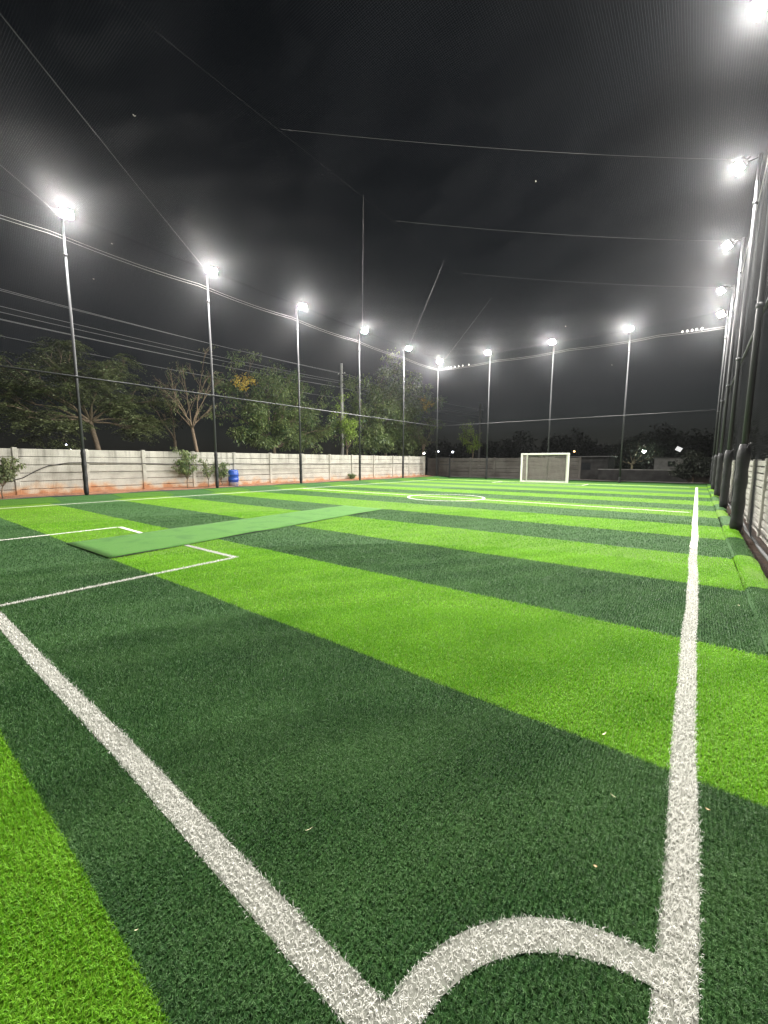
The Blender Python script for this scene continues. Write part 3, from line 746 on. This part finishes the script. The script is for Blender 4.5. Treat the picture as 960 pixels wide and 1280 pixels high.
make_tree('leafy_tree', 'dense tree with yellow green leaves and orange blossom behind the fifth lamp pole', 'tree', (-26, 34.5, -.1), (-26, 34.2, 2.6),
          [(-26, 29.6, 7.6), (-26, 31.6, 9.0), (-26, 34.0, 9.3), (-26, 36.4, 9.4), (-26, 38.8, 8.8), (-26, 40.8, 7.6), (-26, 41.2, 5.6), (-26, 29.8, 5.2), (-25, 33.4, 6.6), (-25, 36.8, 6.4), (-25.4, 39.6, 4.4), (-25.2, 31.4, 4.2), (-25, 35, 4.2), (-25.1, 32.8, 3.1), (-25, 36.6, 3.0), (-25.2, 30.2, 3.0), (-25.1, 38.6, 3.0), (-24.8, 34.4, 5.4)],
          (42, .66), (.24, .115), (M['bark'], M['leaf_green']), r0=.17, sub=8, twig=3, group=GT, seed=31,
          blossoms=[(-24.3, 38.6, 8.2, .4), (-24.2, 39.2, 7.7, .4), (-24.3, 40.3, 8.0, .35), (-24.2, 38.9, 7.3, .3)])
make_tree('shrubby_tree', 'small yellow green tree at the foot of the concrete utility pole', 'tree', (-25.2, 27.6, -.1), (-25.2, 27.4, 2.6),
          [(-25, 26.0, 6.3), (-25, 27.0, 5.8), (-25, 28.4, 5.2), (-25, 26.4, 4.7), (-25.2, 28.6, 3.9)], (22, .36), (.17, .09), (M['bark'], M['leaf_bright']), r0=.07, sub=3, twig=3, group=GT, seed=41)
make_tree('bare_tree', 'small bare crooked tree rising behind the far left wall corner', 'tree', (-24, 38.1, -.1), (-24, 38.3, 2.7),
          [(-24, 40.4, 5.0), (-24, 41.3, 5.9), (-24, 38.0, 4.9), (-24, 37.2, 4.4), (-24, 40.2, 4.0)], (2, .2), (.16, .06), (M['bark_pale'], M['leaf_olive']), r0=.08, sub=3, twig=2, group=GT, seed=45)
make_tree('shrubby_tree', 'small pale green tree leaning beside the thin distant utility pole', 'tree', (-19.8, 42, -.1), (-19.8, 42, 2.6),
          [(-21.2, 42, 5.6), (-20.2, 42, 5.0), (-19.6, 42, 4.4), (-20.8, 42, 3.8), (-19.2, 42, 3.4), (-20.2, 42, 3.2)], (12, .34), (.2, .09), (M['bark'], M['leaf_bright']), r0=.06, sub=3, twig=2, group=GT, seed=47)
def shrub(label, x, y, z, w, h, seed, mt='leaf_green', stems=7, per=16, nm='shrub', ls=(.09, .05), rad=.13):
    rs = random.Random(seed); L_ = [(x + rs.uniform(-.25, .25), y + rs.uniform(-w, w) / 2, z + h * rs.uniform(.5, 1)) for _ in range(stems)]
    return make_tree(nm, label, 'shrub', (x, y, z), (x, y, z + h * .25), L_, (per, rad), ls, (M['bark'], M[mt]), r0=.022, sub=3, twig=2, group='shrubs growing along the left wall', seed=seed, parts=('stem', 'foliage'))
shrub('green leafy shrub against the wall between the first two lamp poles', -21.6, 10.9, .1, 1.0, 1.85, 51, stems=8, per=18)
shrub('thin sparse shrub against the wall just left of the second lamp pole', -21.6, 12.1, .1, .7, 1.5, 52, stems=5, per=5)
shrub('dusty shrub squeezed between the second lamp pole and the blue barrel', -21.6, 12.85, .1, .6, 1.35, 53, stems=6, per=13)
shrub('dry brownish shrub at the left edge of the photo by the wall', -21.2, 3.5, .1, 1.0, 1.75, 54, mt='leaf_olive', stems=9, per=14)
shrub('tiny weed sprouting at the foot of the wall below the flowering tree', -21.6, 24.0, .08, .5, .45, 55, stems=5, per=9, nm='weed')
b = make_tree('bush', 'dark rounded bush at the far right corner outside the net', 'bush', (-.2, 38.2, -.1), (-.2, 38.2, .5),
          [(-1.0, 38.2, 1.2), (-.5, 38.2, 1.9), (-.1, 38.3, 2.1), (.4, 38.2, 1.5), (.6, 38, .9), (-1.1, 38.0, .7)], (60, .40), (.14, .08), (M['bark'], M['leaf_dark']), r0=.05, sub=4, twig=2, seed=61)

# distant dark wood beyond the far end: reads as one mass
C = []
for k in range(46):
    cx_ = -46 + 62 * k / 45 + random.uniform(-1, 1); cy_ = 62 + random.uniform(-4, 6); hh = random.uniform(3.6, 6.6); rr_ = random.uniform(1.4, 2.6)
    c = rng.normal(0, 1, (620, 3)); c /= np.linalg.norm(c, axis=1)[:, None]; c *= rng.uniform(.5, 1, 620)[:, None] * np.array([rr_, rr_, hh / 2])
    C.append(c + np.array([cx_, cy_, hh / 2]))
C = np.concatenate(C); v, f = leaf_quads(C, rng.normal(0, 1, C.shape), np.full(len(C), .45), np.full(len(C), .28))
tag(np_mesh('distant_trees', v, f, [M['leaf_dark']], attr=np.repeat(rng.uniform(0, 1, len(C)), 4)), 'dark line of distant trees beyond the far end', 'trees', kind='stuff')

# ------------------------------------------------------------------ utility poles and overhead lines
def upole(x, y, h, r, label):
    root = empty('utility_pole', (x, y, -.14), label, 'utility pole', 'concrete utility poles')
    mb = MB(); mb.tube([(0, 0, 0), (0, 0, h)], [r * 1.2, r * .8], 10); mb.build('shaft', M['concrete_pole'], root)
    for z in (h - 1.0, h - 1.7, h - 2.2):
        mb = MB(); mb.box(-.45, .45, -.05, .05, z - .04, z + .04); mb.build('crossarm', M['pole'], root)
    for xx in (-.4, .4, -.15, .15):
        mb = MB(); mb.lathe((xx, 0, h - .96), [(.04, 0), (.055, .04), (.03, .07), (.05, .11), (.01, .15)], 8); mb.build('insulator', M['white_paint'], root)
    return root
upole(-27, 28.7, 10.7, .16, 'pale concrete utility pole among the trees behind the left wall')
upole(-27, 59.4, 10.4, .16, 'thin distant utility pole beyond the far left corner')
i = 0
names = ['topmost', 'second from the top', 'third from the top', 'fourth from the top', 'fifth from the top', 'sixth from the top', 'seventh from the top']
for (z0, z1, dx) in ((10.15, 9.75, -.4), (9.75, 9.6, .4), (9.2, 9.0, -.15), (8.80, 8.75, .15), (8.6, 8.5, -.4), (8.45, 8.3, .4), (7.85, 7.4, 0)):
    mb = MB(); pts = wire((-27 + dx, -6, z0 + .1), (-27 + dx, 28.7, z1), .35, 26) + wire((-27 + dx, 28.7, z1), (-27 + dx, 59.4, z1 - .2), .4, 14)[1:]
    mb.tube(pts, .013, 4)
    tag(mb.build('power_line', M['cable_dark']), 'overhead line strung to the concrete utility pole, ' + names[i] + ' of the bundle', 'power line', 'overhead lines on the utility poles'); i += 1

# ------------------------------------------------------------------ background beyond the far end
root = empty('shed', (-2.25, 48, -.14), 'small pale shed with a dark window beyond the far right corner', 'shed')
mb = MB(); mb.box(-1.15, 1.15, 0, 2.2, 0, 2.05); mb.build('wall', M['pale_wall'], root)
mb = MB(); mb.box(-1.25, 1.25, -.12, 2.32, 2.053, 2.11); mb.build('roof', M['sheet_roof'], root)
mb = MB(); mb.box(-.05, .5, -.02, -.003, 1.25, 1.75); mb.build('window', M['dark_glass'], root)
mb = MB(); mb.box(.0, .35, -.02, -.003, .55, .95); mb.build('vent', M['dark_glass'], root)
root = empty('outbuilding', (-9.4, 44, -.14), 'dim grey outbuilding with dark openings right of the goal', 'building')
mb = MB(); mb.box(-2.6, 2.6, 0, 4, 0, 2.15); mb.build('wall', M['grey_wall'], root)
mb = MB(); mb.box(-2.8, 2.8, -.3, 4.2, 2.153, 2.23); mb.build('roof', M['sheet_roof'], root)
for (a, b_, z0, z1) in ((-1.6, -1.0, 1.0, 1.6), (.3, 1.1, .9, 1.6)):
    mb = MB(); mb.box(a, b_, -.02, -.003, z0, z1); mb.build('window', M['dark_glass'], root)
mb = MB(); mb.box(-.5, .1, -.02, -.003, 0, 1.7); mb.build('door', M['dark_glass'], root)
root = empty('boundary_wall', (-4, 43, -.14), 'low dark boundary wall beyond the far end right of the goal', 'wall')
mb = MB(); mb.box(-3.4, 3.4, 0, .18, 0, .95); mb.build('wall_panel', M['grey_wall'], root)
mb = MB(); mb.box(-3.45, 3.45, -.04, .22, .952, 1.02); mb.build('coping', M['pale_wall'], root)
make_tree('tree', 'small tree lit green by a lamp right of the goal', 'tree', (-6.2, 56.5, -.1), (-6.2, 56.5, 1.2),
          [(-8, 56.5, 3.0), (-7, 56.5, 3.8), (-5.6, 56.5, 4.2), (-4.2, 56.6, 3.6), (-3.4, 56.5, 2.4), (-8.4, 56.5, 1.9)], (22, .5), (.25, .12), (M['bark'], M['leaf_dark']), r0=.12, sub=5, twig=3, seed=71)
def bulb_lamp(x, y, z, mt, label, r=.10, arm=.35):
    root = empty('street_lamp', (x, y, -.14), label, 'street lamp', 'small lit lamps in the distance')
    mb = MB(); mb.tube([(0, .06, 0), (0, .06, z + .02), (0, .02, z + .12)], .03, 6); mb.build('post', M['pole'], root)
    mb = MB(); mb.lathe((0, -.02, z), [(.01, .20), (r * 1.15, .16), (r * 1.2, .12), (r, .11)], 12); mb.build('lamp_shade', M['housing'], root)
    mb = MB(); mb.lathe((0, -.02, z), [(.005, r + .02), (r * .8, r * .7), (r, .05), (r * .8, -r * .5), (.005, -r * .8)], 12); mb.build('bulb', mt, root)
bulb_lamp(-12.31, 55, 2.95, M['bulb_warm'], 'small orange lamp just right of the goal top', r=.10)
bulb_lamp(-8.78, 55, 1.90, M['bulb_white'], 'white lamp low behind the far side pole right of the goal', r=.17)
bulb_lamp(-7.9, 55, 1.35, M['bulb_white'], 'tiny white lamp low to the left of the far pole right of the goal', r=.08)
bulb_lamp(-4.96, 55, 2.84, M['bulb_green'], 'brightest distant lamp, glowing in front of the small green tree', r=.16)
bulb_lamp(-34.24, 55, 2.95, M['bulb_white'], 'white lamp just above the wall beside the bare crooked tree', r=.18)
bulb_lamp(-31.66, 55, 3.2, M['bulb_blue'], 'small bluish lamp above the wall left of the far corner pole', r=.10)
bulb_lamp(-29.2, 55, 3.1, M['bulb_blue'], 'small bluish lamp above the wall above the net gate', r=.14)
bulb_lamp(-40, 10.65, 2.95, M['bulb_blue'], 'upper bluish lamp seen over the wall left of the leftmost pole', r=.055)
bulb_lamp(-40, 10.95, 2.55, M['bulb_white'], 'lower small lamp seen over the wall left of the leftmost pole', r=.04)
root = empty('signboard', (-1.6, 50, -.14), 'small tilted white board on a post above the shed', 'signboard')
mb = MB(); mb.tube([(0, .05, 0), (0, .05, 2.9)], .03, 6); mb.build('post', M['pole'], root)
mb = MB(); Mx = Matrix.Translation((0, 0, 2.95)) @ Matrix.Rotation(R(28), 4, 'Y'); mb.box(-.25, .25, -.02, .02, -.2, .2, mat=Mx); mb.build('board', M['sign_white'], root)

# ------------------------------------------------------------------ litter on the turf and insects round the lamps
def chip(name, x, y, l, w, a, mt, label, cat='leaf', curl=.3):
    mb = MB(); n = 7; vs = []; fs = []
    for i in range(n):
        t = i / (n - 1); hw = w / 2 * math.sin(math.pi * min(.97, max(.06, t))) ** .7; z = .030 + curl * l * (t - .5) ** 2
        for s in (-1, 0, 1): vs.append((l * (t - .5), s * hw, z + (.12 * w if s else 0)))
    for i in range(n - 1):
        for j in range(2): fs.append((i * 3 + j, i * 3 + j + 1, i * 3 + 4 + j, i * 3 + 3 + j))
    mb.add(vs, fs, 0, True); o = mb.build(name, mt, loc=(x, y, 0)); o.rotation_euler.z = a; o.scale = (.6, .6, 1)
    tag(o, label, cat, 'litter on the turf'); return o
chip('straw', -.30, 2.42, .07, .012, R(70), M['straw'], 'pale straw sliver at the edge of the bright stripe near the touchline', 'straw')
chip('dry_leaf', -.19, 1.56, .022, .016, R(20), M['dry_leaf'], 'tiny pale chip on the dark turf above the corner arc')
chip('dry_leaf', .15, 2.14, .030, .014, R(-10), M['dry_leaf'], 'tiny brown dry leaf just right of the right touchline')
chip('straw', -.19, 1.97, .05, .004, R(160), M['straw'], 'thin pale straw on the dark turf left of the touchline', 'straw')
chip('straw', -1.16, 1.01, .06, .003, R(70), M['straw'], 'thin pale straw right of the goal line near the camera', 'straw')
chip('straw', -1.33, .42, .02, .005, R(60), M['straw'], 'tiny pale speck left of the goal line near the bright stripe', 'straw')
chip('dry_leaf', .46, 5.6, .035, .025, R(10), M['straw'], 'tiny pale chip by the raised turf edge on the right')
for k, (x, y, z) in enumerate(((-2.95, 8.74, 7), (-4.69, 18.24, 7), (-3.2, 20.0, 5.6), (-7.56, 3.3, 7), (-14.95, 5.04, 7), (-12.22, 4.59, 7))):
    labs = ['small flying insect lit white in the upper middle of the sky', 'small flying insect lit white between two far lamps', 'small flying insect lit faintly high above the goal', 'small flying insect lit white at the upper left', 'small flying insect below the leftmost lamp', 'small flying insect beside the wire at the left']
    root = empty('insect', (x, y, z), labs[k], 'insect', 'insects flying in the lamp light')
    mb = MB(); mb.tube([(-.012, 0, 0), (-.004, 0, .001), (.006, 0, 0), (.014, 0, -.002)], [.002, .004, .004, .0015], 6); mb.build('body', M['insect'], root)
    for s in (-1, 1):
        mb = MB(); mb.add([(-.004, 0, .003), (.012, s * .010, .010), (.004, s * .026, .014), (-.010, s * .016, .010)], [(0, 1, 2, 3)]); mb.build('wing', M['insect'], root)

# ------------------------------------------------------------------ haze, world, render settings
mb = MB(); mb.box(-120, 110, -110, 120, -1.2, 16)
hz = mb.build('haze', []) if False else None
me = bpy.data.meshes.new('haze'); me.from_pydata(mb.v, [], mb.f); hz = bpy.data.objects.new('haze', me); col.objects.link(hz)
m = bpy.data.materials.new('haze'); m.use_nodes = True; nt = m.node_tree; nt.nodes.clear()
pv = nt.nodes.new('ShaderNodeVolumePrincipled'); pv.inputs['Color'].default_value = (.9, .92, .96, 1)
pv.inputs['Density'].default_value = .00028; pv.inputs['Anisotropy'].default_value = .94
o_ = nt.nodes.new('ShaderNodeOutputMaterial'); nt.links.new(pv.outputs[0], o_.inputs['Volume'])
me.materials.append(m); tag(hz, kind='stuff')

w = bpy.data.worlds.new('World'); scn.world = w; w.use_nodes = True; nt = w.node_tree
bg = nt.nodes['Background']
sky = nt.nodes.new('ShaderNodeTexSky'); sky.sky_type = 'NISHITA'; sky.sun_disc = False; sky.sun_elevation = R(20); sky.sun_rotation = R(160)
hs = nt.nodes.new('ShaderNodeHueSaturation'); hs.inputs['Saturation'].default_value = .55
nt.links.new(sky.outputs[0], hs.inputs['Color']); nt.links.new(hs.outputs[0], bg.inputs[0]); bg.inputs[1].default_value = .0029

scn.render.engine = 'CYCLES'
cy = scn.cycles
cy.use_denoising = True
try: cy.denoiser = 'OPENIMAGEDENOISE'; cy.denoising_prefilter = 'ACCURATE'; cy.denoising_input_passes = 'RGB_ALBEDO_NORMAL'
except Exception: pass
cy.max_bounces = 5; cy.diffuse_bounces = 2; cy.glossy_bounces = 2; cy.transmission_bounces = 2; cy.volume_bounces = 0; cy.transparent_max_bounces = 4
cy.use_light_tree = True; cy.sample_clamp_indirect = 4
cy.caustics_reflective = False; cy.caustics_refractive = False
vs_ = scn.view_settings
scn.display_settings.display_device = 'sRGB'; vs_.view_transform = 'Standard'; vs_.look = 'None'; vs_.exposure = 0; vs_.gamma = 1; vs_.use_curve_mapping = False
